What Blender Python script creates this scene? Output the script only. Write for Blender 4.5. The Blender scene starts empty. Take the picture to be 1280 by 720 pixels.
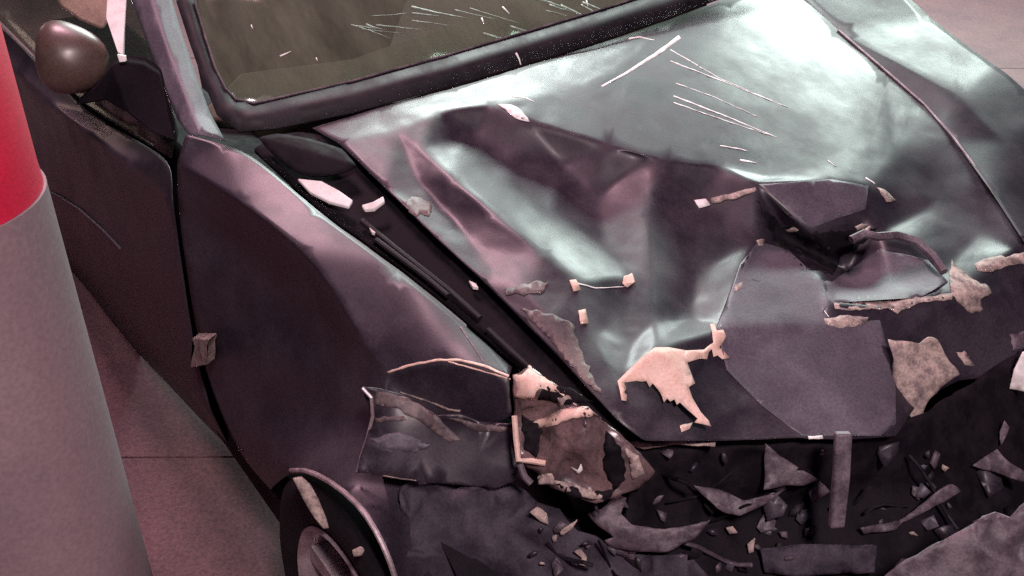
import bpy, bmesh, math, random, os
from mathutils import Vector, Matrix, noise
from mathutils.geometry import delaunay_2d_cdt
from mathutils.bvhtree import BVHTree
random.seed(7)
S = bpy.context.scene
COL = S.collection

# ------------------------------------------------------------------ camera
# car space: x forward, y to the car's left, z up, metres
CAM = Vector((1.40, -1.37, 1.715)); YAW, PIT, ROL, F = 2.532, 0.530, 0.030, 1350.0
V = Vector((math.cos(YAW)*math.cos(PIT), math.sin(YAW)*math.cos(PIT), -math.sin(PIT)))
R0 = Vector((math.sin(YAW), -math.cos(YAW), 0)); U0 = R0.cross(V)
R = R0*math.cos(ROL) + U0*math.sin(ROL); U = -R0*math.sin(ROL) + U0*math.cos(ROL)
cd = bpy.data.cameras.new('camera'); cam = bpy.data.objects.new('camera', cd); COL.objects.link(cam)
m = Matrix((R, U, -V)).transposed().to_4x4(); m.translation = CAM
cam.matrix_world = m
cd.sensor_width = 36; cd.lens = F/1280*36; cd.clip_start = 0.02; cd.clip_end = 200
S.camera = cam

# ------------------------------------------------------------------ world + lamps (night street)
w = bpy.data.worlds.new('World'); S.world = w; w.use_nodes = True
bg = w.node_tree.nodes['Background']; bg.inputs[0].default_value = (0.070, 0.046, 0.135, 1); bg.inputs[1].default_value = 0.30
def area(name, loc, target, size, power, col, sy=None):
    l = bpy.data.lights.new(name, 'AREA'); l.size = size; l.energy = power; l.color = col
    if sy: l.shape = 'RECTANGLE'; l.size_y = sy
    o = bpy.data.objects.new(name, l); COL.objects.link(o); o.location = loc
    o.rotation_euler = (Vector(target)-Vector(loc)).to_track_quat('-Z', 'Y').to_euler()
    return o
area('street_lamp_light', (-2.9, 4.9, 2.5), (-0.6, 1.9, 0.1), 1.6, 220, (0.84, 1.0, 0.93), 1.0)
area('street_lamp_light', (-4.9, 2.5, 3.7), (-0.2, -0.2, 0.9), 2.2, 430, (0.86, 1.0, 0.95), 0.9)  # second cool lamp, added so the bonnet's rear strip reflects white
area('distant_lamp_light', (-11.0, -2.3, 2.7), (-0.4, -0.9, 0.8), 0.8, 30, (1.0, 0.66, 0.6))  # added for the pink sheen along the door shoulder
area('sodium_lamp_light', (-2.4, -0.45, 4.4), (0.1, -0.6, 0.8), 0.9, 180, (1.0, 0.56, 0.66))  # stands in for a broad pink glow overhead, placed for the wing's sheen
area('police_car_light', (2.7, -1.55, 3.8), (0.1, -0.7, 0.5), 0.45, 175, (1.0, 0.78, 0.80))  # warm key light high in front of the car, source unseen
S.cycles.use_denoising = False; S.cycles.caustics_reflective = False; S.cycles.caustics_refractive = False; S.cycles.sample_clamp_indirect = 1.5
S.view_settings.view_transform = 'Standard'; S.view_settings.look = 'None'
S.view_settings.exposure = -0.15; S.view_settings.gamma = 1.0
try: S.view_settings.use_curve_mapping = False
except Exception: pass

# ------------------------------------------------------------------ pixel -> point helpers (a pixel gives the direction, the surface the distance)
def ray(x, y): return V + R*((x-640)/F) - U*((y-360)/F)
def hood_z(x, y): return .95 - .22*(x+.36) + .05*(1-(y/.72)**2)
def P(x, y, k, v):
    d = ray(x, y)
    if k == 'd': return CAM + d*v
    if k == 'y': return CAM + d*((v-CAM.y)/d.y)
    if k == 'x': return CAM + d*((v-CAM.x)/d.x)
    if k == 'z': return CAM + d*((v-CAM.z)/d.z)
    if k == 'h':
        g = lambda t: (CAM+d*t).z - hood_z((CAM+d*t).x, (CAM+d*t).y) - v
        t = .9
        while t < 4:
            if g(t) > 0 >= g(t+.01): break
            t += .01
        a, b = t, t+.01
        for _ in range(20):
            c = (a+b)/2
            if g(c) > 0: a = c
            else: b = c
        return CAM + d*a
    if k == 'w':   # windscreen plane, raked back, slightly bowed
        g = lambda p: p.z - (1.0 + .62*(-.40-p.x) - .10*p.y*p.y)
        a, b = .8, 6.0
        for _ in range(40):
            c = (a+b)/2
            if g(CAM+d*c) > 0: a = c
            else: b = c
        return CAM + d*a

# ------------------------------------------------------------------ materials
def mat(name, c1, c2=None, rough=.5, r2=None, metal=0, scale=8, fine=260, fine_amt=.25, bump=.15, coat=0, lo=.42, hi=.62, spec=.5, stretch=None):
    M = bpy.data.materials.new(name); M.use_nodes = True
    n = M.node_tree.nodes; L = M.node_tree.links; b = n['Principled BSDF']
    c2 = c2 or tuple(x*1.6 for x in c1); r2 = rough if r2 is None else r2
    tc = n.new('ShaderNodeTexCoord'); mp = n.new('ShaderNodeMapping'); L.new(tc.outputs['Object'], mp.inputs[0])
    if stretch: mp.inputs['Scale'].default_value = stretch
    n1 = n.new('ShaderNodeTexNoise'); n1.inputs['Scale'].default_value = scale; n1.inputs['Detail'].default_value = 8; n1.inputs['Roughness'].default_value = .65
    L.new(mp.outputs[0], n1.inputs['Vector'])
    rm = n.new('ShaderNodeMapRange'); rm.inputs[1].default_value = lo; rm.inputs[2].default_value = hi
    L.new(n1.outputs['Fac'], rm.inputs[0])
    mx = n.new('ShaderNodeMix'); mx.data_type = 'RGBA'; mx.inputs['A'].default_value = (*c1, 1); mx.inputs['B'].default_value = (*c2, 1)
    L.new(rm.outputs[0], mx.inputs['Factor'])
    n2 = n.new('ShaderNodeTexNoise'); n2.inputs['Scale'].default_value = fine; n2.inputs['Detail'].default_value = 3
    L.new(tc.outputs['Object'], n2.inputs['Vector'])
    rf = n.new('ShaderNodeMapRange'); rf.inputs[1].default_value = .3; rf.inputs[2].default_value = .7; rf.inputs[3].default_value = 1-fine_amt; rf.inputs[4].default_value = 1+fine_amt
    L.new(n2.outputs['Fac'], rf.inputs[0])
    ml = n.new('ShaderNodeVectorMath'); ml.operation = 'SCALE'; L.new(mx.outputs['Result'], ml.inputs[0]); L.new(rf.outputs[0], ml.inputs['Scale'])
    L.new(ml.outputs[0], b.inputs['Base Color'])
    rr = n.new('ShaderNodeMapRange'); rr.inputs[1].default_value = lo; rr.inputs[2].default_value = hi; rr.inputs[3].default_value = rough; rr.inputs[4].default_value = r2
    L.new(n1.outputs['Fac'], rr.inputs[0]); L.new(rr.outputs[0], b.inputs['Roughness'])
    b.inputs['Metallic'].default_value = metal; b.inputs['Coat Weight'].default_value = coat; b.inputs['Coat Roughness'].default_value = .28
    b.inputs['Specular IOR Level'].default_value = spec
    if bump:
        bp = n.new('ShaderNodeBump'); bp.inputs['Strength'].default_value = bump; bp.inputs['Distance'].default_value = .004
        ad = n.new('ShaderNodeMath'); ad.operation = 'MULTIPLY_ADD'; ad.inputs[1].default_value = .25
        L.new(n2.outputs['Fac'], ad.inputs[0]); L.new(n1.outputs['Fac'], ad.inputs[2])
        L.new(ad.outputs[0], bp.inputs['Height']); L.new(bp.outputs[0], b.inputs['Normal'])
    return M
M = {}
M['paint'] = mat('dark_plum_car_paint', (.015, .011, .019), (.036, .028, .039), .47, .60, scale=6, bump=.14, coat=.15, fine_amt=.35)
M['scuffed'] = mat('scuffed_paint', (.068, .060, .078), (.10, .09, .112), .5, .6, scale=9, bump=.2)  # lighter copy of the paint: scuffs plus light caught on facets
M['worn'] = mat('worn_dark_bumper_plastic', (.022, .018, .028), (.060, .050, .068), .65, .8, scale=16, bump=.4, spec=.3)
M['dust'] = mat('beige_dusted_paint', (.15, .112, .108), (.06, .046, .052), .55, .65, scale=14, bump=.2)  # beige painted where facets and fold ridges catch the light
M['foot'] = mat('matt_black_mirror_foot', (.006, .005, .007), (.010, .008, .011), .8, .9, scale=14, spec=.05)
M['black'] = mat('black_plastic', (.010, .009, .012), (.022, .019, .024), .55, .7, scale=14, spec=.25)
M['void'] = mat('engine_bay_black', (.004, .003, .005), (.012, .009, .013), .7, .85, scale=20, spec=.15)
M['rubber'] = mat('tyre_rubber', (.008, .007, .010), (.018, .014, .019), .75, .85, scale=18, spec=.2)
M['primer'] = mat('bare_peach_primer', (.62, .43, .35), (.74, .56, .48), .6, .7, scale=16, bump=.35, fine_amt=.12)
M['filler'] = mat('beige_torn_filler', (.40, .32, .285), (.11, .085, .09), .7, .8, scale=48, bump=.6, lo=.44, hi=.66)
M['metal'] = mat('bent_bare_metal', (.34, .29, .31), (.48, .42, .44), .4, .55, metal=.5, scale=20, bump=.25)
M['mauve'] = mat('mauve_grey_plastic', (.060, .046, .058), (.15, .12, .14), .5, .65, scale=26, bump=.4)
M['bronze'] = mat('bronze_mirror_paint', (.085, .055, .045), (.12, .085, .07), .42, .5, scale=7, bump=.06, coat=.3)
M['white'] = mat('white_scratch', (.84, .84, .82), (.66, .64, .62), .6, .7, scale=30, fine_amt=.06)
M['lamp'] = mat('smoked_lamp_plastic', (.15, .10, .10), (.05, .036, .042), .3, .45, scale=14, bump=.3, coat=.5)
M['seat'] = mat('tan_seat_cloth', (.30, .22, .17), (.22, .16, .13), .9, .95, scale=12)
M['pale_green'] = mat('pale_green_smear', (.17, .23, .17), (.08, .11, .08), .5, .6, scale=30)  # greenish reflections in the windscreen, put into strips of colour
M['dash'] = mat('olive_dusty_dashboard', (.17, .155, .115), (.12, .11, .08), .8, .9, scale=6, bump=.3)
M['ground'] = mat('concrete_paving', (.17, .088, .094), (.115, .062, .076), .58, .75, scale=3.2, fine=140, fine_amt=.3, bump=.5, lo=.35, hi=.68)
M['joint'] = mat('paving_joint', (.05, .035, .04), (.08, .055, .06), .9, .95, scale=10)
M['post'] = mat('pale_grey_post_paint', (.25, .185, .20), (.195, .148, .165), .7, .8, scale=4.5, fine=170, fine_amt=.12, bump=.12, lo=.35, hi=.7)
M['red'] = mat('red_band_paint', (.62, .012, .055), (.50, .010, .045), .55, .65, scale=9, bump=.2, fine_amt=.12)
def glass_mat(name, tint, opac, streak):
    G = bpy.data.materials.new(name); G.use_nodes = True
    n = G.node_tree.nodes; L = G.node_tree.links; b = n['Principled BSDF']; out = n['Material Output']
    b.inputs['Base Color'].default_value = (*tint, 1); b.inputs['Roughness'].default_value = .16; b.inputs['Coat Weight'].default_value = .4
    tr = n.new('ShaderNodeBsdfTransparent'); tr.inputs[0].default_value = (.55, .60, .55, 1)
    tc = n.new('ShaderNodeTexCoord'); mp = n.new('ShaderNodeMapping'); mp.inputs['Rotation'].default_value = (0, 0, .55); mp.inputs['Scale'].default_value = streak
    L.new(tc.outputs['Object'], mp.inputs[0])
    nz = n.new('ShaderNodeTexNoise'); nz.inputs['Scale'].default_value = 14; nz.inputs['Detail'].default_value = 9; nz.inputs['Roughness'].default_value = .7; L.new(mp.outputs[0], nz.inputs[0])
    mr = n.new('ShaderNodeMapRange'); mr.inputs[1].default_value = .36; mr.inputs[2].default_value = .72; mr.inputs[3].default_value = opac[0]; mr.inputs[4].default_value = opac[1]
    L.new(nz.outputs['Fac'], mr.inputs[0])
    cr = n.new('ShaderNodeMix'); cr.data_type = 'RGBA'; cr.inputs['A'].default_value = (*tint, 1); cr.inputs['B'].default_value = (tint[0]*2.2, tint[1]*2.5, tint[2]*2.4, 1)
    L.new(nz.outputs['Fac'], cr.inputs['Factor']); L.new(cr.outputs['Result'], b.inputs['Base Color'])
    ms = n.new('ShaderNodeMixShader'); L.new(mr.outputs[0], ms.inputs[0]); L.new(tr.outputs[0], ms.inputs[1]); L.new(b.outputs[0], ms.inputs[2]); L.new(ms.outputs[0], out.inputs[0])
    return G
M['glass'] = glass_mat('dusty_windscreen_glass', (.095, .096, .072), (.30, .62), (.25, .8, .25))
M['sideglass'] = glass_mat('side_window_glass', (.014, .011, .012), (.15, .40), (1, 4, 1))

# ------------------------------------------------------------------ mesh helpers
def link(name, me, mt, parent=None):
    o = bpy.data.objects.new(name, me); COL.objects.link(o)
    if mt: me.materials.append(M[mt])
    if parent: o.parent = parent
    return o
def from_bm(name, bm, mt, parent=None, smooth=False, ang=35):
    bmesh.ops.recalc_face_normals(bm, faces=bm.faces)
    me = bpy.data.meshes.new(name); bm.to_mesh(me); bm.free()
    o = link(name, me, mt, parent)
    if smooth: me.polygons.foreach_set('use_smooth', [True]*len(me.polygons)); me.set_sharp_from_angle(angle=math.radians(ang))
    return o
CLOUD = {}
def cloud(sc):
    if sc not in CLOUD:
        t = bpy.data.textures.new('dents', 'CLOUDS'); t.noise_scale = sc; t.noise_depth = 3; CLOUD[sc] = t
    return CLOUD[sc]
def panel(name, pts, outline, creases, mt, parent=None, thick=.0015, sub=3, dents=.006, dent_scale=.07, soft=.6):
    """sheet of metal: control points given as (pixel x, pixel y, surface kind, value), triangulated, creased and subdivided"""
    keys = list(pts); idx = {k: i for i, k in enumerate(keys)}
    co2 = [Vector((pts[k][0], -pts[k][1])) for k in keys]
    co3 = [P(*pts[k]) for k in keys]
    face = [idx[k] for k in outline]
    ce = [(idx[a], idx[b]) for c in creases for a, b in zip(c, c[1:])]
    vs, es, fs, ov, oe, of = delaunay_2d_cdt(co2, ce, [face], 1, 1e-4)
    out = []
    for v, o in zip(vs, ov):
        if o: out.append(co3[o[0]])
        else:
            ds = sorted(((v-c).length, i) for i, c in enumerate(co2))[:2]
            w0 = 1/(ds[0][0]+1e-6); w1 = 1/(ds[1][0]+1e-6)
            out.append((co3[ds[0][1]]*w0+co3[ds[1][1]]*w1)/(w0+w1))
    bm = bmesh.new(); bv = [bm.verts.new(c) for c in out]
    for f in fs: bm.faces.new([bv[i] for i in f])
    cl = bm.edges.layers.float.new('crease_edge')
    oi = {o[0]: i for i, o in enumerate(ov) if o}
    hard = set()
    for a, b in ce:
        if a in oi and b in oi: hard.add(frozenset((oi[a], oi[b])))
    bm.verts.index_update()
    for e in bm.edges:
        if e.is_boundary: e[cl] = .9
        elif frozenset((e.verts[0].index, e.verts[1].index)) in hard: e[cl] = .95
        else: e[cl] = 0.0 if soft is None else soft*random.random()
    for v in list(bm.verts):
        if not v.link_faces: bm.verts.remove(v)
    bmesh.ops.recalc_face_normals(bm, faces=bm.faces)
    s = sum((f.normal.dot(CAM-f.calc_center_median()) for f in bm.faces))
    if s < 0: bmesh.ops.reverse_faces(bm, faces=bm.faces)
    me = bpy.data.meshes.new(name); bm.to_mesh(me); bm.free()
    me.polygons.foreach_set('use_smooth', [True]*len(me.polygons))
    o = link(name, me, mt, parent)
    md = o.modifiers.new('sub', 'SUBSURF'); md.levels = sub; md.render_levels = sub; md.boundary_smooth = 'PRESERVE_CORNERS'
    if dents:
        dp = o.modifiers.new('dents', 'DISPLACE'); dp.texture = cloud(dent_scale); dp.strength = dents; dp.mid_level = .5; dp.texture_coords = 'GLOBAL'
    so = o.modifiers.new('thickness', 'SOLIDIFY'); so.thickness = thick; so.offset = -1
    return o
def bvh(o):
    dg = bpy.context.evaluated_depsgraph_get(); e = o.evaluated_get(dg); me = e.to_mesh()
    vs = [o.matrix_world @ v.co for v in me.vertices]; ps = [tuple(p.vertices) for p in me.polygons]
    t = BVHTree.FromPolygons(vs, ps); e.to_mesh_clear(); return t
def jag(poly, amp=3, step=7):
    """torn outline: extra points along the edges, pushed in and out"""
    out = []
    for (x0, y0), (x1, y1) in zip(poly, poly[1:]+poly[:1]):
        L = math.hypot(x1-x0, y1-y0); n = max(1, int(L/step))
        for i in range(n):
            t = i/n; a = 0 if i == 0 else random.uniform(-amp, amp)
            out.append((x0+(x1-x0)*t-(y1-y0)/L*a, y0+(y1-y0)*t+(x1-x0)/L*a))
    return out
def inside(p, poly):
    x, y = p; c = False
    for (x0, y0), (x1, y1) in zip(poly, poly[1:]+poly[:1]):
        if (y0 > y) != (y1 > y) and x < (x1-x0)*(y-y0)/(y1-y0)+x0: c = not c
    return c
def drape(name, poly, tree, mt, parent, lift=.0015, thick=.0012, amp=0, step=9, grid=11, rough=0, ridge=None):
    """a flake, scar or film lying on a panel, following its dents"""
    if amp: poly = jag(poly, amp, step)
    xs = [q[0] for q in poly]; ys = [q[1] for q in poly]; cx = sum(xs)/len(xs); cy = sum(ys)/len(ys)
    pts = list(poly); n0 = len(pts)
    y = min(ys)+grid*.5
    while y < max(ys):
        x = min(xs)+grid*.5
        while x < max(xs):
            q = (x+random.uniform(-2, 2), y+random.uniform(-2, 2))
            if inside(q, poly): pts.append(q)
            x += grid
        y += grid
    vs, es, fs, ov, oe, of = delaunay_2d_cdt([Vector((a, -b)) for a, b in pts], [], [list(range(n0))], 1, 1e-4)
    bm = bmesh.new(); bv = []; last = None
    for i, v in enumerate(vs):
        d = ray(v.x, -v.y); hit = tree.ray_cast(CAM, d.normalized())
        if hit[0] is None:
            q = last + Vector((0, 0, 0)) if last else CAM+d*1.7
            t = (q-CAM).dot(V); q = CAM+d*t; nn = -V
        else:
            q, nn = hit[0], hit[1]
            if nn.dot(d) > 0: nn = -nn
            last = q
        edge = ov[i] and ov[i][0] < n0
        bv.append(bm.verts.new(q + (-d.normalized())*(lift + (random.uniform(0, rough) if not edge else 0))))
        if ridge:
            (x0, y0), (x1, y1), hh, ww = ridge; L2 = (x1-x0)**2+(y1-y0)**2
            t_ = max(0, min(1, ((v.x-x0)*(x1-x0)+(-v.y-y0)*(y1-y0))/L2)); ds = math.hypot(v.x-x0-t_*(x1-x0), -v.y-y0-t_*(y1-y0))
            bv[-1].co += -d.normalized()*hh*max(0, 1-ds/ww)
    for f in fs: bm.faces.new([bv[i] for i in f])
    bmesh.ops.recalc_face_normals(bm, faces=bm.faces)
    if sum(f.normal.dot(CAM-f.calc_center_median()) for f in bm.faces) < 0: bmesh.ops.reverse_faces(bm, faces=bm.faces)
    me = bpy.data.meshes.new(name); bm.to_mesh(me); bm.free()
    me.polygons.foreach_set('use_smooth', [True]*len(me.polygons))
    o = link(name, me, mt, parent)
    so = o.modifiers.new('thickness', 'SOLIDIFY'); so.thickness = thick; so.offset = -1
    return o
def streak(pl, w0, w1=None):
    """outline (in pixels) of a tapering line through the points pl"""
    w1 = w0 if w1 is None else w1; n = len(pl); a = []; b = []
    for i, (x, y) in enumerate(pl):
        p, q = pl[max(0, i-1)], pl[min(n-1, i+1)]
        L = math.hypot(q[0]-p[0], q[1]-p[1]); nx, ny = -(q[1]-p[1])/L, (q[0]-p[0])/L
        w = w0+(w1-w0)*i/(n-1)
        a.append((x+nx*w/2, y+ny*w/2)); b.append((x-nx*w/2, y-ny*w/2))
    return a+b[::-1]
def prism(name, poly, mt, parent, off=(-.02, .01, -.005), bev=.0025, smooth=True, sub=0):
    """solid piece: outline points (pixel x, pixel y, kind, value), thickness along the vector off"""
    bm = bmesh.new(); off = Vector(off)
    f = [bm.verts.new(P(*q)) for q in poly]; b = [bm.verts.new(v.co+off) for v in f]
    n = len(f)
    bm.faces.new(f); bm.faces.new(b[::-1])
    for i in range(n): bm.faces.new((f[i], b[i], b[(i+1) % n], f[(i+1) % n]))
    bmesh.ops.triangulate(bm, faces=[q for q in bm.faces if len(q.verts) > 4])
    o = from_bm(name, bm, mt, parent, smooth)
    if bev:
        md = o.modifiers.new('bevel', 'BEVEL'); md.width = bev; md.segments = 2; md.limit_method = 'ANGLE'; md.angle_limit = .6
    return o
def tube(name, pts, r, mt, parent, n=8, r1=None):
    bm = bmesh.new(); rings = []; r1 = r if r1 is None else r1
    for i, p in enumerate(pts):
        t = (pts[min(i+1, len(pts)-1)]-pts[max(i-1, 0)]).normalized()
        a = t.orthogonal().normalized() if i == 0 else (A - t*A.dot(t)).normalized()
        A = a; b = t.cross(a); rr = r+(r1-r)*i/(len(pts)-1)
        rings.append([bm.verts.new(p+(a*math.cos(k*math.tau/n)+b*math.sin(k*math.tau/n))*rr) for k in range(n)])
    for x, y in zip(rings, rings[1:]):
        for k in range(n): bm.faces.new((x[k], x[(k+1) % n], y[(k+1) % n], y[k]))
    bm.faces.new(rings[0][::-1]); bm.faces.new(rings[-1])
    return from_bm(name, bm, mt, parent, True)
def box(name, lo, hi, mt, parent, bev=.01, rot=None):
    bm = bmesh.new(); bmesh.ops.create_cube(bm, size=1)
    for v in bm.verts: v.co = Vector([(lo[i]+hi[i])/2 + v.co[i]*(hi[i]-lo[i]) for i in range(3)])
    o = from_bm(name, bm, mt, parent, True)
    md = o.modifiers.new('bevel', 'BEVEL'); md.width = bev; md.segments = 2
    return o
def empty(name, loc):
    o = bpy.data.objects.new(name, None); COL.objects.link(o); o.location = loc; o.empty_display_size = .1; return o
def adopt(root):
    """children were modelled in world space: keep them there under a root that stands elsewhere"""
    for c in root.children: c.matrix_parent_inverse = Matrix.Translation(-root.location)

# ------------------------------------------------------------------ ground: large concrete slabs with a recessed joint
bm = bmesh.new(); bmesh.ops.create_grid(bm, x_segments=8, y_segments=8, size=30)
for v in bm.verts: v.co.z = -.014
ground = from_bm('ground', bm, 'joint'); ground['kind'] = 'structure'; ground['label'] = 'pinkish concrete paving under the crashed car'
e1 = Vector((.132, .213, 0)).normalized(); e2 = Vector((e1.y, -e1.x, 0)); o0 = Vector((-.802, -.937, 0))
bm = bmesh.new(); bmesh.ops.create_cube(bm, size=1)
for v in bm.verts: v.co = Vector((v.co.x*2.394, v.co.y*1.494, v.co.z*.05))
bmesh.ops.bevel(bm, geom=list(bm.edges), offset=.004, segments=1)
me_slab = bpy.data.meshes.new('paving_slab'); bm.to_mesh(me_slab); bm.free(); me_slab.materials.append(M['ground'])
for i in range(-3, 4):
    for j in range(-4, 4):
        s = bpy.data.objects.new('paving_slab', me_slab); COL.objects.link(s); s.parent = ground
        c = o0 + e1*(i*2.4+.3+(1.2 if j % 2 else 0)) + e2*((j+.5)*1.5)
        s.location = (c.x, c.y, -.025+random.uniform(0, .002)); s.rotation_euler = (0, 0, math.atan2(e1.y, e1.x))

# ------------------------------------------------------------------ car
car = empty('crashed_car', (0, 0, 0))
car['label'] = 'dark plum car with crushed bonnet, torn front end and bent wing'; car['category'] = 'car'

# bonnet -----------------------------------------------------------
h = {}
def H(k, x, y, dz): h[k] = (x, y, 'h', dz)
for k, x, y, dz in [
 ('a0',424,179,-.004),('a1',390,160,-.020),('a2',480,133,-.017),('a3',569,110,-.011),('a4',641,88,-.010),('a5',745,56,-.015),('a6',830,27,-.012),('c5',780,88,.002),('a7',905,-1,-.006),('a8',980,-26,0),
 ('l0',1050,40,0),('l1',1110,92,0),('l2',1155,130,-.005),('l3',1192,172,-.005),('l4',1240,236,-.018),('l5',1282,302,-.02),('l6',1300,335,-.02),
 ('b1',496,164,.004),('b2',548,140,.012),('b3',610,131,.014),('b4',662,152,.012),('b5',760,181,.008),('b6',835,203,.004),('b7',900,207,0),('b8',965,222,0),
 ('m1',700,116,.004),('m2',800,100,.003),('m3',900,60,.002),('m4',900,140,.004),('m5',1000,120,.003),('m6',1060,190,.0),('m7',1120,190,-.010),('m8',1000,60,.003),
 ('g1',480,233,-.004),('g2',545,297,-.004),('g3',605,352,-.004),('g4',655,402,0),('g5',705,452,0),('g6',773,528,0),
 ('r1',528,186,.006),('r2',570,226,.014),('r3',622,270,.020),('r4',680,318,.022),('r5',720,352,.012),('r6',735,420,.0),('r7',770,480,.0),
 ('p1',520,222,-.010),('p2',556,262,-.016),('p3',600,310,-.008),('p4',655,362,.012),('p5',690,400,.012),
 ('e1',590,172,-.022),('e2',640,205,-.040),('e3',700,205,-.040),('e4',740,250,-.055),('e5',690,275,-.025),('e6',760,310,-.045),('e7',785,345,-.03),('e8',770,400,-.032),('e9',785,440,-.026),
 ('v1',806,196,-.006),('v2',812,270,-.030),('v3',816,340,-.030),('v4',818,400,-.030),
 ('t1',860,260,-.045),('t2',870,340,-.062),('t3',860,400,-.060),('t4',880,225,-.02),
 ('n1',945,300,-.045),('n2',922,345,-.040),('n3',898,400,-.042),('n4',905,440,-.045),('n5',945,500,-.055),('n6',1000,547,-.070),
 ('o1',1010,548,-.070),('o2',1060,549,-.072),('o3',1120,545,-.085),('o4',1110,440,-.055),('o5',1030,405,-.040),('o6',1020,340,-.04),
 ('q1',820,434,-.004),('q2',776,474,-.004),('q3',893,551,-.06),('q4',806,551,-.03),('q5',880,526,-.05),('q6',840,500,-.035),('q7',900,410,-.03),
 ('k1',945,228,.012),('k2',1040,224,.006),('k3',1088,232,.0),('k4',1080,272,-.02),('k5',1010,288,-.03),('k6',985,300,-.09),('k7',1060,340,-.11),('k8',1100,290,-.03),
 ('s1',1150,300,-.025),('s2',1182,338,-.03),('s3',1190,370,-.02),('s4',1110,385,-.028),('s5',1038,378,-.03),('s6',1120,350,-.05),
 ('u1',1240,330,-.03),('u2',1240,372,-.04),('u3',1282,350,-.05),('u4',1290,420,-.09),('u5',1210,430,-.08),('u6',1200,475,-.10),('u7',1150,500,-.10),('u8',1260,470,-.12),('u9',1180,250,-.042),('ua',1225,290,-.05)]: H(k, x, y, dz)
hood = panel('bonnet', h,
 ['a1','a2','a3','a4','a5','a6','a7','a8','l0','l1','l2','l3','l4','l5','l6','u3','u4','u8','u6','u7','o3','o2','o1','n6','q3','q4','g6','g5','g4','g3','g2','g1','a0'],
 [['a0','b1','b2','b3','m1','c5'],['b3','b4','b5','b6','b7','b8'],['b1','r1','r2','r3','r4','r5','e7'],['v1','v2','v3','v4'],['b8','k1','k2','k3','k4','k5','k6'],['k5','k1'],
  ['n1','n2','n3','n4','n5','n6'],['q2','q1','q7'],['q1','q5'],['s5','s4','s3','u2'],['o5','s4'],['k7','k8','s1','s2','s3'],['l1','l2','l3','l4','l5'],['p4','p5','g5'],['n1','k6','k7'],['u2','u5','u6']],
 'paint', car, thick=.0015, sub=3, dents=.0035, dent_scale=.04)

# wing (front right) ------------------------------------------------
f = {
 'f0':(318,194,'h',-.006),'f1':(400,268,'h',.002),'f2':(500,339,'h',.002),'f3':(590,414,'h',.0),'f4':(640,459,'h',-.006),'f5':(700,505,'h',-.02),
 't0':(232,168,'d',1.955),'t1':(285,182,'d',1.95),
 's0':(222,205,'d',1.95),'s1':(300,250,'d',1.845),'s2':(380,310,'d',1.745),'s3':(430,380,'d',1.70),'s4':(455,430,'d',1.67),'s5':(485,468,'d',1.64),
 'a1':(560,449,'d',1.585),'a2':(636,471,'d',1.56),'b0':(500,490,'d',1.66),'b1':(570,512,'d',1.61),'b2':(640,520,'d',1.56),
 'r1':(222,260,'y',-.852),'r2':(232,330,'y',-.860),'r3':(248,430,'y',-.862),'r4':(268,500,'y',-.862),'r5':(300,570,'y',-.860),'r6':(338,612,'y',-.852),
 'w0':(362,588,'y',-.862),'w1':(395,594,'y',-.866),'w2':(430,616,'y',-.868),'w3':(458,645,'y',-.868),'w4':(478,680,'y',-.866),'w5':(494,722,'y',-.862),'w6':(500,760,'y',-.855),
 'x1':(303,261,'d',1.862),'x2':(381,322,'d',1.762),'x3':(428,393,'d',1.717),'x4':(450,442,'d',1.688),'x5':(474,474,'d',1.660),
 'd1':(320,330,'y',-.78),'d2':(380,400,'y',-.755),'d3':(330,440,'y',-.81),'d4':(300,500,'y',-.835),'d5':(420,480,'y',-.775),'d6':(400,540,'y',-.805),'d7':(270,300,'y',-.815),
 'c1':(470,545,'y',-.79),'c2':(520,600,'d',1.64),'c3':(540,700,'d',1.60),'c4':(560,770,'d',1.60),'c5':(560,560,'d',1.63),'c6':(620,640,'d',1.62),'c7':(640,770,'d',1.64)}
fender = panel('wing', f, ['t0','t1','f0','f1','f2','f3','f4','a2','b2','c5','c6','c7','c4','w6','w5','w4','w3','w2','w1','w0','r6','r5','r4','r3','r2','r1','s0'],
 [['s0','s1','s2','s3','s4','s5'],['s0','x1','x2','x3','x4','x5'],['s5','a1','a2'],['s5','b0','b1','b2'],['s5','c1','c2']], 'paint', car, dents=.003, dent_scale=.10, soft=None)

# rolled lip of the wheel arch
lip = [P(x, y, 'y', yy) for x, y, yy in [(364,588,-.866),(380,588,-.870),(395,593,-.872),(412,602,-.873),(430,615,-.874),(446,630,-.874),(459,646,-.874),(470,664,-.873),(479,682,-.872),(487,701,-.870),(494,722,-.868),(499,745,-.864)]]
tube('arch_lip', lip, .0042, 'metal', car, 8)

# door (front right) --------------------------------------------------
d = {}
for k, x, y, yy in [('b0',-40,-5,-.822),('b1',0,30,-.822),('b2',55,85,-.822),('b3',110,140,-.822),('b4',165,172,-.822),('b5',214,200,-.835),
 ('c0',-40,35,-.862),('c1',0,72,-.862),('c2',60,128,-.862),('c3',115,170,-.862),('c4',165,208,-.862),('c5',216,250,-.858),
 ('e0',-40,95,-.855),('e1',30,160,-.855),('e2',100,215,-.855),('e3',165,270,-.855),('e4',226,330,-.858),
 ('k0',-40,195,-.862),('k1',60,240,-.866),('k2',130,292,-.868),('k3',185,350,-.866),('k4',242,435,-.862),
 ('l0',-40,225,-.845),('l1',40,275,-.845),('l2',110,340,-.845),('l3',180,420,-.845),('l4',262,510,-.848),
 ('n0',-40,250,-.79),('n1',40,310,-.79),('n2',110,375,-.79),('n3',190,460,-.79),('n4',290,565,-.80)]: d[k] = (x, y, 'y', yy)
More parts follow.
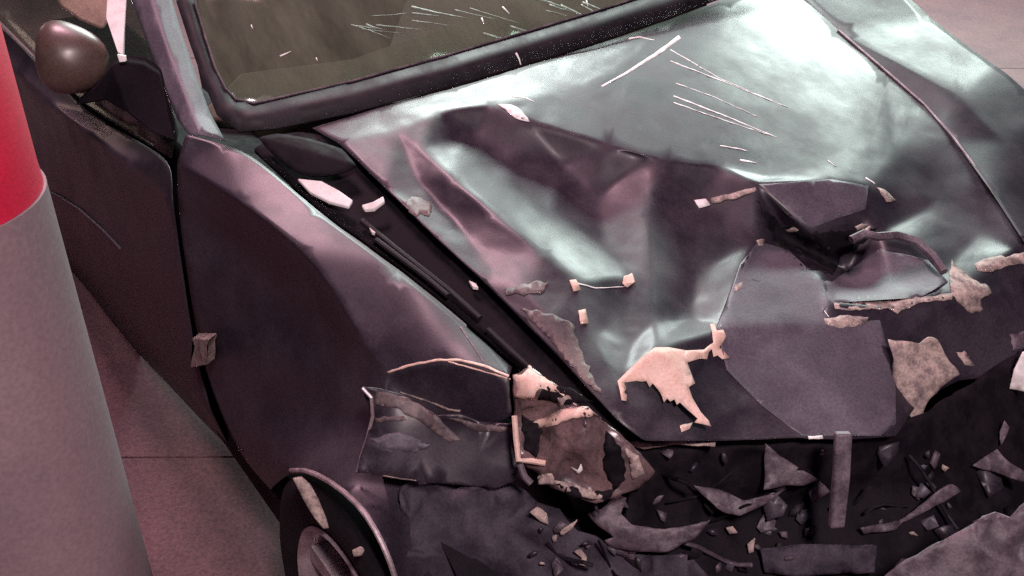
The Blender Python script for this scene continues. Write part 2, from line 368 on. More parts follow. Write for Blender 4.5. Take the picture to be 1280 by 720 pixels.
door = panel('door', d, ['b0','b1','b2','b3','b4','b5','c5','e4','k4','l4','n4','n3','n2','n1','n0','l0','k0','e0','c0'],
 [['c0','c1','c2','c3','c4','c5'],['k0','k1','k2','k3','k4'],['l0','l1','l2','l3','l4']], 'paint', car, dents=.004, dent_scale=.12)
# broken pale clip poking out of the gap between door and wing
prism('broken_clip', [(240,423,'y',-.885),(261,424,'y',-.885),(258,432,'y',-.885),(259,456,'y',-.885),(238,460,'y',-.885),(244,434,'y',-.885)], 'filler', car, (-.012,.02,0), .002)

tube('door_crease', [P(x, y, 'y', -.8685) for x, y in ((40,232),(70,243),(100,262),(130,289),(150,310))], .0035, 'scuffed', car, 8)  # highlight along the door crease, laid on as a paler rod
# A pillar, seal, windscreen ------------------------------------------
pp = {}
for k, x, y, dd in [('a0',150,-40,2.22),('a1',172,20,2.16),('a2',195,85,2.10),('a3',222,150,2.03),('a4',238,172,1.985),
 ('b0',178,-40,2.20),('b1',196,20,2.14),('b2',218,85,2.08),('b3',240,140,2.02),('b4',252,168,1.98),
 ('c0',205,-40,2.24),('c1',220,20,2.18),('c2',242,85,2.11),('c3',262,140,2.05),('c4',282,176,2.0)]: pp[k] = (x, y, 'd', dd)
panel('a_pillar', pp, ['a0','b0','c0','c1','c2','c3','c4','b4','a4','a3','a2','a1'], [['b0','b1','b2','b3','b4']], 'scuffed', car, dents=.002, sub=2)
sl = [(212,-45),(222,10),(238,60),(254,105),(272,150),(300,172),(345,168),(440,148),(569,113),(641,91),(745,59),(830,30),(905,2),(990,-30)]
inn = [(238,-45),(246,15),(258,55),(270,92),(283,118),(296,131),(318,136),(440,108),(560,75),(660,45),(760,15),(830,-8),(900,-32),(950,-48)]
bm = bmesh.new()
a = [bm.verts.new(P(x, y, 'w', 0)+Vector((.0, 0, .012))) for x, y in sl]; b = [bm.verts.new(P(x, y, 'w', 0)+Vector((0, 0, .010))) for x, y in inn]
for i in range(len(a)-1): bm.faces.new((a[i], a[i+1], b[i+1], b[i]))
o = from_bm('windscreen_border', bm, 'black', car, True); so = o.modifiers.new('t', 'SOLIDIFY'); so.thickness = .004
tube('windscreen_seal', [P(x, y, 'w', 0)+Vector((0, 0, .011)) for x, y in inn], .0022, 'mauve', car, 6)
gl = {}
for i, (x, y) in enumerate([(232,-55),(240,15),(252,60),(264,100),(280,130),(320,142),(440,115),(560,82),(660,52),(760,22),(830,0),(900,-25),(950,-50)]): gl['g%d' % i] = (x, y, 'w', 0)
for i, (x, y) in enumerate([(330,60),(450,30),(560,10),(650,0),(380,100)]): gl['i%d' % i] = (x, y, 'w', 0)
wind = panel('windscreen', gl, ['g%d' % i for i in range(13)], [], 'glass', car, thick=.004, sub=1, dents=0)

# dashboard and seat seen through the glass
prism('dashboard', [(240,150,'d',2.22),(300,90,'d',2.30),(440,72,'d',2.42),(620,10,'d',2.62),(760,-40,'d',2.8),(900,-40,'d',2.75),(700,70,'d',2.45),(500,130,'d',2.25),(380,150,'d',2.20)], 'dash', car, (-.03,.0,-.12), .01)
prism('seat', [(250,-80,'d',2.9),(420,-60,'d',3.0),(520,-20,'d',3.0),(430,40,'d',2.9),(280,60,'d',2.75)], 'black', car, (-.2,0,-.3), .02)

# side window with what shows through it
sw = {}
for i, (x, y, yy) in enumerate([(-40,-60,-.74),(60,-60,-.74),(150,-40,-.75),(172,20,-.77),(195,85,-.79),(222,150,-.82),(214,198,-.838),(165,168,-.838),(110,136,-.838),(55,81,-.838),(0,26,-.838),(-40,-8,-.838)]): sw['s%d' % i] = (x, y, 'y', yy)
panel('side_window', sw, ['s%d' % i for i in range(12)], [], 'sideglass', car, thick=.003, sub=1, dents=0)

# mirror ----------------------------------------------------------------
mir = empty('door_mirror', (0, 0, 0)); mir.parent = car
c = P(91, 75, 'd', 2.10)
bm = bmesh.new(); bmesh.ops.create_uvsphere(bm, u_segments=32, v_segments=20, radius=1)
for v in bm.verts:
    q = v.co.copy()
    n4 = (abs(q.x)**2.6+abs(q.y)**2.6)**(1/2.6) or 1; r4 = math.hypot(q.x, q.y) or 1
    q.x *= r4/n4; q.y *= r4/n4                                  # squarer outline than a ball
    wx = .066*(1+.10*q.y); wy = .066*(1-.22*q.x)
    dep = (.060*(1-.25*q.x) if q.z > 0 else .020)
    v.co = c + R*(q.x*wx+.010*q.y) + U*(q.y*wy-.016*q.x) - V*(q.z*dep)
from_bm('mirror_shell', bm, 'bronze', mir, True)
prism('mirror_foot', [(94,132,'d',2.07),(118,110,'d',2.05),(140,82,'d',2.04),(152,76,'d',2.05),(180,80,'d',2.06),(200,92,'d',2.06),(212,140,'d',2.03),(222,178,'d',1.99),(190,166,'d',2.0),(160,142,'d',2.03),(132,126,'d',2.06)], 'foot', mir, (-.05,.02,-.005), .004)
prism('mirror_glass', [(60,40,'d',2.14),(100,34,'d',2.15),(128,60,'d',2.14),(124,100,'d',2.12),(90,118,'d',2.12),(60,104,'d',2.13)], 'sideglass', mir, (-.02,.004,0), .002)
prism('trim_strip', [(134,-12,'d',2.16),(158,-12,'d',2.16),(155,40,'d',2.12),(154,70,'d',2.10),(147,66,'d',2.10),(132,22,'d',2.14)], 'white', car, (-.01,.006,0), .002)  # white strip behind the mirror, at the window edge
prism('window_reflector', [(146,68,'d',2.03),(156,70,'d',2.03),(157,77,'d',2.03),(149,78,'d',2.03)], 'white', car, (-.004,.004,0), .001)  # small white piece at the foot of the strip
prism('headrest', [(62,-30,'d',2.35),(140,-30,'d',2.35),(140,22,'d',2.30),(128,40,'d',2.30),(100,28,'d',2.32),(72,8,'d',2.34)], 'seat', car, (-.08,.03,0), .01)

# black gap: rubber and inner rail between wing and bonnet -----------------
g = {}
for k, x, y, dz in [('a',318,186,-.02),('b',400,262,-.035),('c',500,333,-.04),('d',590,406,-.04),('e',640,452,-.04),('f',720,515,-.04),('g',780,545,-.045),
 ('h',790,528,-.03),('i',720,445,-.03),('j',665,392,-.03),('k',615,342,-.03),('l',555,287,-.03),('m',490,224,-.03),('n',436,172,-.025),('o',350,160,-.015)]: g[k] = (x, y, 'h', dz)
panel('inner_rail', g, list('abcdefghijklmno'), [], 'void', car, thick=.01, sub=2, dents=.008, dent_scale=.04)
hg = {}
for k, x, y, dz in [('a',322,172,.004),('b',345,166,.01),('c',385,172,.014),('d',428,186,.010),('e',446,207,.004),('f',430,216,.0),('g',396,222,-.004),('h',372,216,-.006),('i',345,198,-.004),('m',392,192,.016)]: hg[k] = (x, y, 'h', dz)
panel('hinge_cover', hg, list('abcdefghi'), [['a','m','e']], 'void', car, thick=.004, sub=2, dents=.003, dent_scale=.03)
prism('hinge_plate', [(372,223,'h',-.008),(402,226,'h',-.004),(424,238,'h',-.004),(441,250,'h',-.006),(436,258,'h',-.01),(412,252,'h',-.012),(388,240,'h',-.012)], 'white', car, (0,0,-.006), .0015)
prism('hinge_bolt', [(452,256,'h',-.006),(466,252,'h',-.002),(479,245,'h',.0),(481,251,'h',-.002),(468,261,'h',-.006),(456,262,'h',-.01)], 'white', car, (0,0,-.006), .0015)
for x, y in ((460,282),(586,350)):
    prism('rail_clip', [(x,y,'h',-.018),(x+9,y+4,'h',-.018),(x+12,y+9,'h',-.018),(x+5,y+8,'h',-.018)], 'white', car, (0,0,-.006), .001)
for pl in ([(452,276),(500,315),(560,362),(600,398)], [(470,300),(530,345),(560,370)], [(610,412),(640,440),(700,492)]):
    tube('rubber_strip', [P(x, y, 'h', -.022) for x, y in pl], .005, 'black', car, 8)

# wheel ----------------------------------------------------------------------
wc = Vector((.235, -.775, .295))
wh = empty('wheel', (0, 0, 0)); wh.parent = car
def lathe(name, prof, c, mt, parent, n=56):
    bm = bmesh.new(); rings = []
    for r_, yy in prof:
        rings.append([bm.verts.new(c+Vector((math.cos(k*math.tau/n)*r_, yy, math.sin(k*math.tau/n)*r_))) for k in range(n)])
    for x, y in zip(rings, rings[1:]):
        for k in range(n): bm.faces.new((x[k], x[(k+1) % n], y[(k+1) % n], y[k]))
    return from_bm(name, bm, mt, parent, True, 40)
lathe('tyre', [(.20,-.085),(.225,-.094),(.265,-.095),(.287,-.085),(.297,-.06),(.299,0),(.297,.06),(.287,.085),(.2,.09)], wc, 'rubber', wh)
rim = lathe('rim', [(.202,-.088),(.196,-.092),(.188,-.086),(.18,-.06),(.175,.07)], wc, 'metal', wh)
lathe('hub', [(.001,-.066),(.03,-.066),(.05,-.06),(.055,-.04),(.055,.03)], wc, 'metal', wh, 24)
for k in range(5):
    a = k*math.tau/5+.35; bm = bmesh.new(); rr = []
    for r_, hw, yy in ((.04,.028,-.058),(.11,.020,-.066),(.185,.027,-.074)):
        t = Vector((math.cos(a), 0, math.sin(a))); s_ = Vector((-math.sin(a), 0, math.cos(a)))
        rr.append([bm.verts.new(wc+t*r_+s_*q*hw+Vector((0, yy+w_, 0))) for q, w_ in ((-1,.02),(-.8,0),(.8,0),(1,.02))])
    for x, y in zip(rr, rr[1:]):
        for i in range(4): bm.faces.new((x[i], x[(i+1) % 4], y[(i+1) % 4], y[i]))
    from_bm('spoke', bm, 'metal', wh, True)
lathe('brake_disc', [(.05,-.01),(.135,-.01),(.137,0),(.135,.012),(.05,.012)], wc, 'void', wh, 40)
# sill and arch liner
box('hinge_pillar', (-1.6, -.80, .28), (-.30, -.62, .86), 'void', car, .02)
box('sill', (-1.9, -.81, .17), (-.12, -.60, .30), 'void', car, .03)
lathe('arch_liner', [(.325,.0),(.325,.12),(.33,.22),(.02,.225)], wc+Vector((0,.0,.01)), 'void', car, 40)

# ------------------------------------------------------------------ torn front end
box('engine_block', (-.15, -.42, .30), (.36, .42, .70), 'void', car, .05)
box('radiator', (.40, -.30, .28), (.46, .62, .66), 'void', car, .01)
box('chassis_rail', (-.1, -.62, .30), (.46, -.50, .46), 'void', car, .02)
box('bumper_beam', (.46, -.45, .36), (.53, .70, .48), 'black', car, .02)
q = {}
for k, x, y, dd in [('a',790,556,1.60),('b',900,556,1.63),('c',1060,552,1.66),('d',1150,520,1.72),('e',1215,480,1.80),('f',1300,420,1.95),('g',1320,600,1.92),('h',1320,700,1.86),('i',1200,700,1.74),('j',1100,780,1.66),('k',900,780,1.62),('l',780,700,1.58),('m',960,640,1.70),('n',1130,600,1.74),('o',1220,600,1.82),('p',860,640,1.66)]: q[k] = (x, y, 'd', dd)
inner_nose = panel('inner_nose', q, list('abcdefghijkl'), [['a','p','m','n','o','g'],['c','m'],['d','n'],['p','l']], 'void', car, dents=.03, dent_scale=.04, thick=.004)
box('undertray', (-.2, -.70, .12), (.55, .75, .17), 'void', car, .02)

def scrap(name, poly, dd, mt, relief=.016, am=1.5, step=11, grid=15, thick=.003, parent=None, sub=1):
    """crumpled torn piece: ragged outline, buckled inside"""
    pl = jag(poly, am, step); n0 = len(pl); pts = {}
    sx, sy = random.uniform(0, 99), random.uniform(0, 99)
    dep = lambda x, y: dd + relief*(noise.noise(Vector((x*.035+sx, y*.035+sy, 0)))*1.2 + .2*noise.noise(Vector((x*.09+sx, y*.09, 3)))) if not callable(dd) else dd(x, y)
    for i, (x, y) in enumerate(pl): pts['o%d' % i] = (x, y, 'd', dep(x, y))
    xs = [q_[0] for q_ in pl]; ys = [q_[1] for q_ in pl]; y = min(ys)+grid*.4
    while y < max(ys):
        x = min(xs)+grid*.4
        while x < max(xs):
            t_ = (x+random.uniform(-4, 4), y+random.uniform(-4, 4))
            if inside(t_, pl) and min(math.hypot(t_[0]-a_[0], t_[1]-a_[1]) for a_ in pl) > 4: pts['i%d' % len(pts)] = (*t_, 'd', dep(*t_)+random.uniform(-.12, .12)*relief)
            x += grid
        y += grid
    return panel(name, pts, ['o%d' % i for i in range(n0)], [], mt, parent or car, thick=thick, sub=sub, dents=0, soft=1.0)
hoodT = bvh(hood); fendT = bvh(fender); windT = bvh(wind)

# crumpled corner of the bumper / lower wing flap
scrap('bumper_corner', [(452,484),(476,486),(500,492),(545,520),(575,518),(600,528),(640,530),(648,560),(652,600),(620,612),(590,608),(550,604),(500,598),(447,590),(456,555),(466,520)], 1.565, 'paint', .016, 2, 14, 34, .003)
cornT = bvh(bpy.data.objects['bumper_corner']); corner = bpy.data.objects['bumper_corner']
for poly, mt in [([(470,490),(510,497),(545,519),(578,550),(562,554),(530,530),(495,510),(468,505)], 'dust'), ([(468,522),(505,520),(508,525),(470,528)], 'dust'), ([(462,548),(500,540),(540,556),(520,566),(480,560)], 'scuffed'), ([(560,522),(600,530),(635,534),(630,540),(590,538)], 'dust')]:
    drape('scuff', poly, cornT, mt, corner, .0012, .0004, 1.5, 6, 7)  # lit ridges of the crumple, put in as paler strips
drape('torn_lip', streak([(478,596),(520,602),(545,608),(575,610)], 2, 1), cornT, 'filler', corner, .0015, .001, .4, 6, 7)
tube('torn_edge', [P(*t) for t in ((453,485,'d',1.555),(464,497,'d',1.553),(466,520,'d',1.565),(460,545,'d',1.58),(451,572,'d',1.598),(447,590,'d',1.605))], .0028, 'metal', car, 8)
# bumper skin below, dark and wide
scrap('bumper_skin', [(500,606),(560,604),(610,612),(640,604),(672,628),(700,636),(722,664),(765,684),(810,694),(860,690),(885,720),(900,770),(700,780),(520,780),(506,700)], 1.585, 'worn', .045, 4, 16, 38, .003)
# headlamp, smashed
q = {}
for k, x, y, dd in [('a',640,470,1.535),('b',662,456,1.53),('c',700,485,1.515),('d',722,505,1.51),('e',760,530,1.505),('f',795,560,1.50),('g',820,590,1.50),('h',800,610,1.505),('i',745,630,1.515),('j',690,610,1.525),('k',650,575,1.53),('l',642,520,1.535),
 ('m',690,505,1.53),('n',735,512,1.475),('o',752,548,1.49),('p',700,565,1.49),('q',752,600,1.515),('r',668,488,1.50),('s',672,540,1.55),('t',715,590,1.53),('u',730,560,1.47),('v',690,532,1.50)]: q[k] = (x, y, 'd', dd)
lampo = panel('headlamp', q, list('abcdefghijkl'), [['b','r','m','d'],['l','s','v','n','e'],['n','u','p','j'],['n','o','q','i'],['o','g'],['p','t']], 'lamp', car, dents=.012, dent_scale=.02, thick=.003)
lampT = bvh(lampo)
for nm, poly, mt, am in [
 ('dark_opening', [(686,480),(712,484),(742,502),(706,506),(672,500)], 'void', 2),  # black patches painted on the lamp for the shade inside its breaks
 ('dark_opening', [(652,518),(676,532),(670,572),(655,562)], 'void', 2),
 ('dark_opening', [(758,538),(776,558),(782,600),(766,612),(754,580)], 'void', 3),
 ('dark_opening', [(694,604),(740,616),(772,610),(758,626),(716,622)], 'void', 2),
 ('cracked_lens', [(660,454),(694,478),(724,502),(721,506),(690,484),(660,460)], 'primer', .6),  # bright edge line of the lamp, painted on in pale primer
 ('cracked_lens', [(640,468),(660,458),(690,478),(700,490),(672,486),(668,500),(642,498)], 'primer', 1.5),  # lit upper-left facet painted in pale peach
 ('cracked_lens', [(664,530),(700,512),(735,508),(748,520),(715,522),(690,532),(664,538)], 'primer', 1.2),
 ('cracked_lens', [(690,500),(720,490),(728,494),(700,508)], 'filler', 1.5),
 ('cracked_lens', [(714,584),(722,588),(726,580),(728,588),(722,594)], 'white', .5),
 ('cracked_lens', [(670,594),(690,592),(694,606),(672,606)], 'filler', 1.5),
 ('cracked_lens', [(690,600),(730,610),(760,622),(740,624),(700,612)], 'filler', 1.5),
 ('cracked_lens', [(782,560),(798,570),(806,592),(790,600)], 'filler', 1.5)]:
    drape(nm, poly, lampT, mt, lampo, .002, .0015, am, 6, 8, .003)
tube('lamp_bracket', [P(*t) for t in ((643,520,'d',1.515),(645,548,'d',1.515),(648,575,'d',1.515),(664,576,'d',1.515),(682,579,'d',1.512))], .0042, 'primer', car, 8)
tube('lamp_bracket', [P(*t) for t in ((650,580,'d',1.515),(656,596,'d',1.515),(664,604,'d',1.515))], .005, 'mauve', car, 8)

# lit edge where the wing folds, painted on as pale strips; torn lips
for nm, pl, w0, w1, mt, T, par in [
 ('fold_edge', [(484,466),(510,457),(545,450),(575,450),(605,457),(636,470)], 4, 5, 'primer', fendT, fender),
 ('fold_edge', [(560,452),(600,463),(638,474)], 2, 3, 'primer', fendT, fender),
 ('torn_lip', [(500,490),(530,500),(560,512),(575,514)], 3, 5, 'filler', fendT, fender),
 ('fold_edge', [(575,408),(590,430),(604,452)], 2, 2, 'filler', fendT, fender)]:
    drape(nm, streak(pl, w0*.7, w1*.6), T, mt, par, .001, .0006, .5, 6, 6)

# scars, flakes, scratches and painted-on lit facets of the bonnet
for nm, poly, mt, am, rg in [
 ('scuffed_area', [(925,330),(950,300),(985,312),(1020,345),(1040,352),(1060,338),(1100,310),(1160,325),(1185,352),(1150,372),(1050,378),(1030,388),(1038,404),(1100,400),(1108,430),(1120,480),(1120,530),(1100,545),(1002,545),(950,505),(908,462),(895,410)], 'scuffed', 0, 0),  # scuffing and the brightness of the front facet, both put into colour
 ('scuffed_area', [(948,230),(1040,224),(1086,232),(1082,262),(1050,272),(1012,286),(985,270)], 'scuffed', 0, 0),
 ('torn_opening', [(945,250),(975,280),(1000,292),(1060,288),(1100,284),(1080,304),(1050,322),(1040,344),(1015,338),(985,318),(965,296)], 'void', 3, 0),  # black film on the skin stands in for the dark of a tear
 ('bare_patch', [(772,476),(790,458),(806,443),(819,434),(836,434),(858,438),(880,437),(886,432),(892,428),(890,414),(887,405),(893,404),(896,413),(904,412),(908,420),(903,429),(899,434),(906,440),(912,447),(903,449),(897,444),(892,446),(890,436),(886,440),(884,449),(875,448),(869,450),(859,453),(864,466),(869,479),(861,484),(866,498),(876,515),(886,526),(889,533),(878,530),(868,528),(872,523),(858,511),(850,503),(846,506),(843,499),(838,502),(834,498),(830,503),(827,494),(823,487),(820,484),(816,479),(812,484),(808,476),(802,477),(796,476),(780,478),(783,486),(780,490),(784,494),(783,501),(777,500),(775,488)], 'primer', 0, .001),
 ('bare_patch', [(850,532),(866,528),(862,536),(852,540)], 'primer', .8, 0),
 ('torn_flake', [(1186,340),(1190,324),(1198,334),(1212,346),(1236,358),(1240,366),(1226,374),(1230,388),(1215,392),(1200,380),(1190,368)], 'filler', 1.8, .006),
 ('torn_flake', [(1218,330),(1236,322),(1262,320),(1285,312),(1285,330),(1262,332),(1240,340),(1222,338)], 'filler', 2.0, .006),
 ('torn_flake', [(1030,398),(1050,394),(1086,396),(1080,406),(1048,410),(1032,405)], 'filler', 1.5, .004),
 ('torn_flake', [(1042,378),(1080,376),(1120,375),(1160,370),(1192,366),(1190,375),(1150,378),(1122,392),(1110,385),(1060,388),(1044,386)], 'filler', 1.5, .004),
 ('torn_flake', [(1196,440),(1206,438),(1218,458),(1206,456)], 'filler', 2, .004),
 ('torn_flake', [(1262,418),(1284,412),(1284,436),(1266,438)], 'mauve', 2, .004),
 ('bare_patch', [(868,250),(882,248),(888,256),(874,260)], 'white', 1, 0),
 ('bare_patch', [(888,248),(920,240),(944,234),(946,238),(925,246),(890,254)], 'filler', 1, 0),
 ('bare_patch', [(978,288),(992,284),(998,288),(984,294)], 'filler', 1, 0),
 ('bare_patch', [(946,300),(955,298),(958,306),(948,307)], 'filler', 1, 0),
 ('bare_patch', [(918,356),(928,352),(928,360),(918,365)], 'filler', 1, 0),
 ('bare_patch', [(712,350),(720,349),(726,362),(717,364)], 'primer', .7, 0),
 ('bare_patch', [(780,345),(790,341),(794,352),(784,359),(778,354)], 'primer', .7, 0),
 ('bare_patch', [(723,388),(732,386),(736,404),(726,405)], 'primer', .6, 0),
 ('bare_patch', [(622,130),(640,131),(652,138),(662,152),(645,148)], 'white', 1.2, 0),
 ('bare_patch', [(500,248),(520,246),(540,258),(536,270),(515,268)], 'dust', 3, 0),  # small lit facet painted in beige
 ('bare_patch', [(630,362),(655,354),(686,352),(680,364),(650,368),(632,369)], 'dust', 2.5, 0),  # another facet's light put into beige colour
 ('bare_patch', [(650,386),(690,392),(715,404),(728,440),(740,468),(752,492),(730,476),(700,440),(672,408)], 'dust', 2.5, 0),  # smooth lit facet along the gap, painted beige
 ('bare_patch', [(1010,545),(1028,544),(1029,548),(1011,549)], 'white', .5, 0),
 ('bare_patch', [(1096,234),(1110,240),(1120,250),(1108,252)], 'filler', 1.5, .0)]:
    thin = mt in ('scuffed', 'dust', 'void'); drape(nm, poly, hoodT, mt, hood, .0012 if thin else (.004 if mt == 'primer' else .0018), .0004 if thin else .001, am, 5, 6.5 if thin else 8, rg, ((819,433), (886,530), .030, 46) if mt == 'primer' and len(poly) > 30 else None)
for pl, w0, w1 in [
 ([(752,108),(785,90),(820,68),(850,46)], 3, 14), ([(842,120),(900,142),(972,172)], 2.5, 2), ([(842,128),(905,150),(960,168)], 1.5, 1), ([(838,62),(900,98),(980,132)], 1.5, 1),
 ([(838,76),(910,104),(985,134)], 1.5, 1), ([(845,104),(890,120),(948,146)], 1.2, 1), ([(900,182),(925,186),(935,189)], 1.5, 1), ([(925,200),(938,202),(946,204)], 3, 2),
 ([(640,120),(656,122),(668,127)], 3, 1.5), ([(786,48),(800,46),(818,50)], 4, 2), ([(985,402),(1000,398),(1004,394)], 1.2, 1),
 ([(922,454),(940,450),(958,442)], 2, 1), ([(985,428),(992,424),(996,420)], 2, 1.5), ([(1035,200),(1042,206),(1046,208)], 1.5, 1), ([(1082,222),(1092,228),(1096,232)], 2, 2),
 ([(715,352),(745,360),(785,358)], 2.5, 1.5), ([(1020,376),(1030,388),(1036,396)], 2, 3)]:
    drape('scratch', streak(pl, w0*.7, w1*.4), hoodT, 'white', hood, .0009, .0005, .35, 5, 8)
scrap('hanging_flake', [(1110,424),(1130,426),(1150,430),(1160,420),(1172,424),(1182,444),(1200,468),(1176,484),(1158,505),(1147,541),(1130,500),(1116,478),(1118,450)], (P(1150, 475, 'h', -.06)-CAM).dot(V), 'filler', .012, 1.4, 8, 14, .002, hood)
# twisted strut and wire on the bonnet
tube('twisted_wire', [P(*t) for t in ((1064,300,'h',-.005),(1080,292,'h',.005),(1096,296,'h',.006),(1120,294,'h',.004),(1146,302,'h',0),(1166,320,'h',-.006),(1180,340,'h',-.012))], .008, 'mauve', car, 8)
tube('twisted_wire', [P(*t) for t in ((1070,286,'h',.0),(1078,282,'h',.006),(1086,284,'h',.004),(1080,292,'h',.004))], .004, 'filler', car, 8)

# pieces hanging in the torn nose
noseT = [bvh(inner_nose), bvh(bpy.data.objects['bumper_skin'])]
def rest(poly, dd, gap=.012):
    """depth at which a loose piece lies on the crushed nose behind it"""
    ds = []
    for x, y in poly+[(sum(q_[0] for q_ in poly)/len(poly), sum(q_[1] for q_ in poly)/len(poly))]:
        hs = [t_.ray_cast(CAM, ray(x, y).normalized())[0] for t_ in noseT]
        hs = [(h_-CAM).dot(V) for h_ in hs if h_]
        if hs: ds.append(min(hs))
    return min(ds)-gap if ds else dd
def shard(name, poly, dd, mt, off=None, am=1.0): return scrap(name, poly, rest(poly, dd), mt, .014, max(am, .5), 10, 13)
prism('lock_strut', [(1046,543,'d',1.545),(1066,543,'d',1.545),(1063,600,'d',1.555),(1056,661,'d',1.565),(1038,662,'d',1.565),(1043,600,'d',1.555)], 'mauve', car, (-.012,.008,-.004), .003)
shard('plastic_shard', [(956,553),(975,570),(1000,586),(1024,600),(1005,607),(985,606),(955,612)], 1.56, 'mauve')
shard('plastic_shard', [(734,642),(752,636),(772,618),(784,622),(776,642),(790,656),(830,662),(886,652),(872,670),(835,690),(800,690),(765,686),(756,676),(768,672),(748,658)], 1.51, 'mauve', (-.02,.012,-.01))
shard('plastic_shard', [(862,606),(900,612),(930,626),(950,622),(985,610),(960,628),(925,645),(905,642),(880,620)], 1.57, 'mauve')
shard('plastic_shard', [(1106,662),(1140,640),(1190,602),(1202,614),(1180,628),(1130,652)], 1.58, 'mauve')
shard('plastic_shard', [(1216,582),(1246,562),(1262,578),(1284,590),(1284,604),(1250,592)], 1.62, 'mauve')
shard('plastic_shard', [(1262,486),(1268,462),(1280,440),(1284,440),(1282,490)], 1.70, 'white', (-.01,.005,0), .5)
shard('plastic_shard', [(1250,540),(1256,526),(1262,534),(1252,556)], 1.68, 'mauve')
shard('plastic_shard', [(840,668),(870,655),(888,650),(870,672),(842,686)], 1.52, 'mauve')
shard('plastic_shard', [(718,690),(726,686),(734,696),(732,708),(724,706),(728,698)], 1.50, 'filler', am=.5)
shard('plastic_shard', [(698,668),(712,656),(722,650),(716,660),(704,670)], 1.50, 'filler', am=.5)
shard('plastic_shard', [(662,640),(672,632),(684,642),(686,656),(676,652)], 1.52, 'filler', am=1.5)
shard('plastic_shard', [(908,660),(916,658),(922,666),(912,668)], 1.53, 'filler', am=.5)
shard('plastic_shard', [(934,680),(944,672),(942,690),(936,692)], 1.53, 'filler', am=.5)
shard('plastic_shard', [(776,550),(806,553),(860,551),(895,551),(894,558),(840,556),(806,562),(790,558)], 1.51, 'filler')
shard('plastic_shard', [(1076,660),(1130,650),(1120,662),(1080,668)], 1.58, 'mauve')
shard('grille_bar', [(950,686),(1000,680),(1096,682),(1094,716),(1000,720),(956,716)], 1.60, 'worn', (-.04,.02,-.01))
scrap('bumper_cover', [(1085,745),(1110,716),(1160,686),(1215,655),(1245,640),(1262,648),(1290,618),(1320,640),(1320,760),(1180,790)], 1.54, 'mauve', .02, 1.5, 14, 26, .004)
scrap('arch_trim', [(366,598),(377,596),(388,606),(398,624),(408,648),(411,660),(404,661),(392,646),(380,626)], (P(388, 628, 'y', -.884)-CAM).dot(V), 'filler', .004, .5)  # pale sliver inside the wheel arch
scrap('arch_bolt', [(440,688),(452,682),(456,688),(452,695),(442,696)], (P(447, 690, 'y', -.884)-CAM).dot(V), 'filler', .004, .4)
# pale streaks on the windscreen
for pl, w0, w1 in [([(645,66),(649,74),(651,81)], 3, 2), ([(628,8),(633,13),(637,17)], 2, 1.5), ([(602,22),(605,30)], 2.5, 1.5), ([(733,0),(735,8)], 2, 1), ([(395,72),(397,76)], 2, 1), ([(350,70),(364,64)], 2.5, 1), ([(314,31),(316,36)], 2, 1), ([(380,127),(381,132)], 2, 1)]:
    drape('scratch', streak(pl, w0*.8, w1*.6), windT, 'white', wind, .0015, .001, .2, 6, 8)

for i in range(26):  # green reflection streaks painted on the glass as thin strips
    x, y = random.uniform(430, 830), random.uniform(-5, 45); L_ = random.uniform(18, 75)
    if y > 95-(x-430)*.30: continue
    a_ = random.gauss(.28, .14)
    drape('smear', streak([(x, y), (x+L_*.5*math.cos(a_), y+L_*.5*math.sin(a_)+random.uniform(-1, 1)), (x+L_*math.cos(a_), y+L_*math.sin(a_))], random.uniform(.8, 3.2), .4), windT, 'pale_green', wind, .0007, .0004, .2, 6, 8)
# small debris and wires packed into the torn nose
def nose_depth(x): return 1.54 + max(0, x-760)*.00018
for i in range(70):
    x, y = random.uniform(650, 1270), random.uniform(565, 712)
    if y < 565+max(0, 760-x)*.4 or (1030 < x < 1075): continue
    n_ = random.randint(4, 6); r_ = random.choice((5, 7, 9, 12, 18)); st = random.uniform(.35, 1); rt = random.uniform(0, 3.14)
    pl = []
    for k in range(n_):
        t_ = k*math.tau/n_+random.uniform(-.4, .4); q_ = r_*random.uniform(.6, 1.3); u_, v_ = math.cos(t_)*q_, math.sin(t_)*q_*st
        pl.append((x+u_*math.cos(rt)-v_*math.sin(rt), y+u_*math.sin(rt)+v_*math.cos(rt)))
    try: scrap('debris', pl, rest(pl, nose_depth(x), .006), random.choice(('void', 'black', 'black', 'paint', 'paint', 'mauve', 'mauve', 'scuffed') if r_ > 7 else ('mauve', 'filler', 'scuffed', 'paint')), .012, .8, 9, 12, .002, None, 0)
    except Exception: pass
for i in range(14):
    x, y = random.uniform(660, 1230), random.uniform(570, 690); a_ = random.uniform(-.6, 1.2); L_ = random.uniform(30, 110); d_ = rest([(x, y), (x+L_*math.cos(a_), y+L_*math.sin(a_))], nose_depth(x), .008)
    pts_ = [P(x+L_*t_*math.cos(a_), y+L_*t_*math.sin(a_)+math.sin(t_*4+i)*8, 'd', d_+.02*math.sin(t_*5+i)) for t_ in (0, .2, .4, .6, .8, 1)]
    tube('wire', pts_, random.uniform(.0015, .0035), random.choice(('void', 'black', 'black', 'mauve')), car, 6)
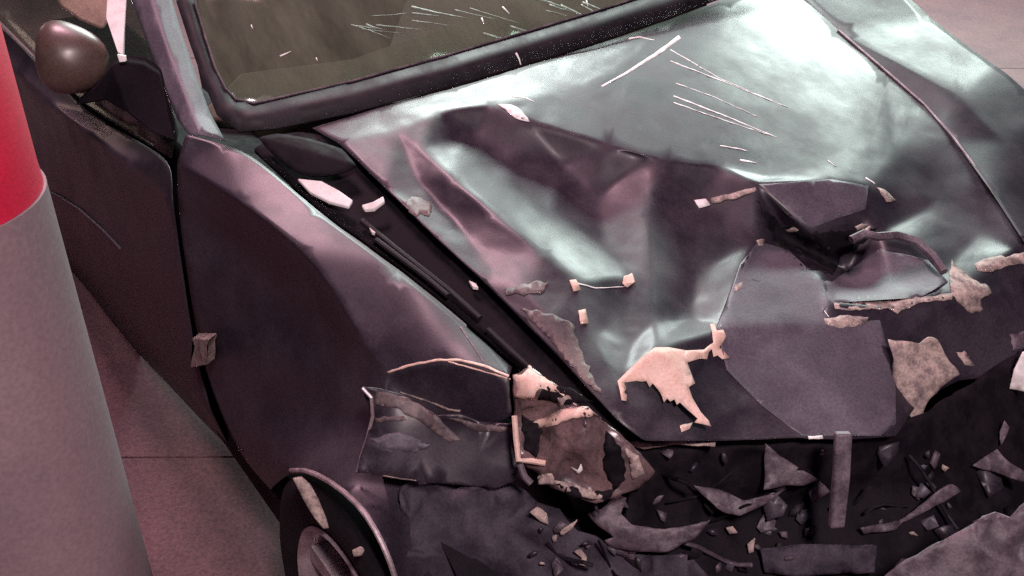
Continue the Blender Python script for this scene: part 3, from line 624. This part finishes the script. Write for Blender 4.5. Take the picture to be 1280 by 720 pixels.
# far wing on the other side
tube('bonnet_edge_fold', [P(x, y, 'h', z) for x, y, z in ((1048,38,.002),(1110,91,.002),(1155,130,-.003),(1192,172,-.003),(1240,236,-.014),(1282,302,-.016),(1300,335,-.018))], .0030, 'metal', car, 8, .0022)  # highlight on the bonnet edge, built as a pale metal tube
q = {}
for k, x, y, dd in [(k_, x_, y_, (P(x_, y_, 'h', -.008)-CAM).dot(V)) for k_, x_, y_ in (('a',978,-27),('b',1048,40),('c',1108,92),('d',1153,130),('e',1190,172),('f',1238,236),('g',1280,302))]+[('h',1320,300,2.12),('i',1320,150,2.42),('j',1282,112,2.50),('k',1245,82,2.58),('l',1205,55,2.68),('m',1160,20,2.80),('n',1110,-30,2.95),('o',1200,120,2.42),('p',1260,180,2.30)]: q[k] = (x, y, 'd', dd)
panel('wing', q, list('abcdefghijklmn'), [['b','o','p','h']], 'paint', car, dents=.004, dent_scale=.1)

# ------------------------------------------------------------------ post beside the car
A_ = P(-98, 230, 'd', 1.15)
best = min((( (CAM+ray(67, 720)*t - A_).xy.length, t) for t in [1.0+i*.005 for i in range(200)]))
B_ = CAM + ray(67, 720)*best[1]
ax = (A_-B_).normalized(); base = B_ + ax*(-B_.z/ax.z)
top = A_ + ax*.40
post = empty('post', base); post['label'] = 'pale grey round post with a red upper band beside the car door'; post['category'] = 'post'
t1 = ax.orthogonal().normalized(); t2 = ax.cross(t1)
def ring_solid(name, prof, mt):
    bm = bmesh.new(); rings = []; n = 64
    for hgt, r_ in prof: rings.append([bm.verts.new(base+ax*hgt+(t1*math.cos(k*math.tau/n)+t2*math.sin(k*math.tau/n))*r_) for k in range(n)])
    for x, y in zip(rings, rings[1:]):
        for k in range(n): bm.faces.new((x[k], x[(k+1) % n], y[(k+1) % n], y[k]))
    bm.faces.new(rings[0][::-1]); bm.faces.new(rings[-1])
    o = from_bm(name, bm, mt, post, True, 50); return o
rp = 142/F*1.15
hb = (P(-98, 258, 'd', 1.15)-base).dot(ax)
ring_solid('shaft', [(-.02, rp), (.2, rp), (.5, rp), (hb, rp)], 'post')
ring_solid('red_band', [(hb+.0005, rp-.003), (hb+.02, rp-.004), (hb+.40, rp-.004), (hb+.415, rp-.015)], 'red')
adopt(post)
if os.environ.get('DBG'):
    for nm, dd in (('hood', h), ('fender', f), ('door', d), ('pillar', pp)):
        print(nm); [print(' ', k, [round(c, 3) for c in P(*v)]) for k, v in dd.items()]
    print('post', base, top, best, ax, rp)
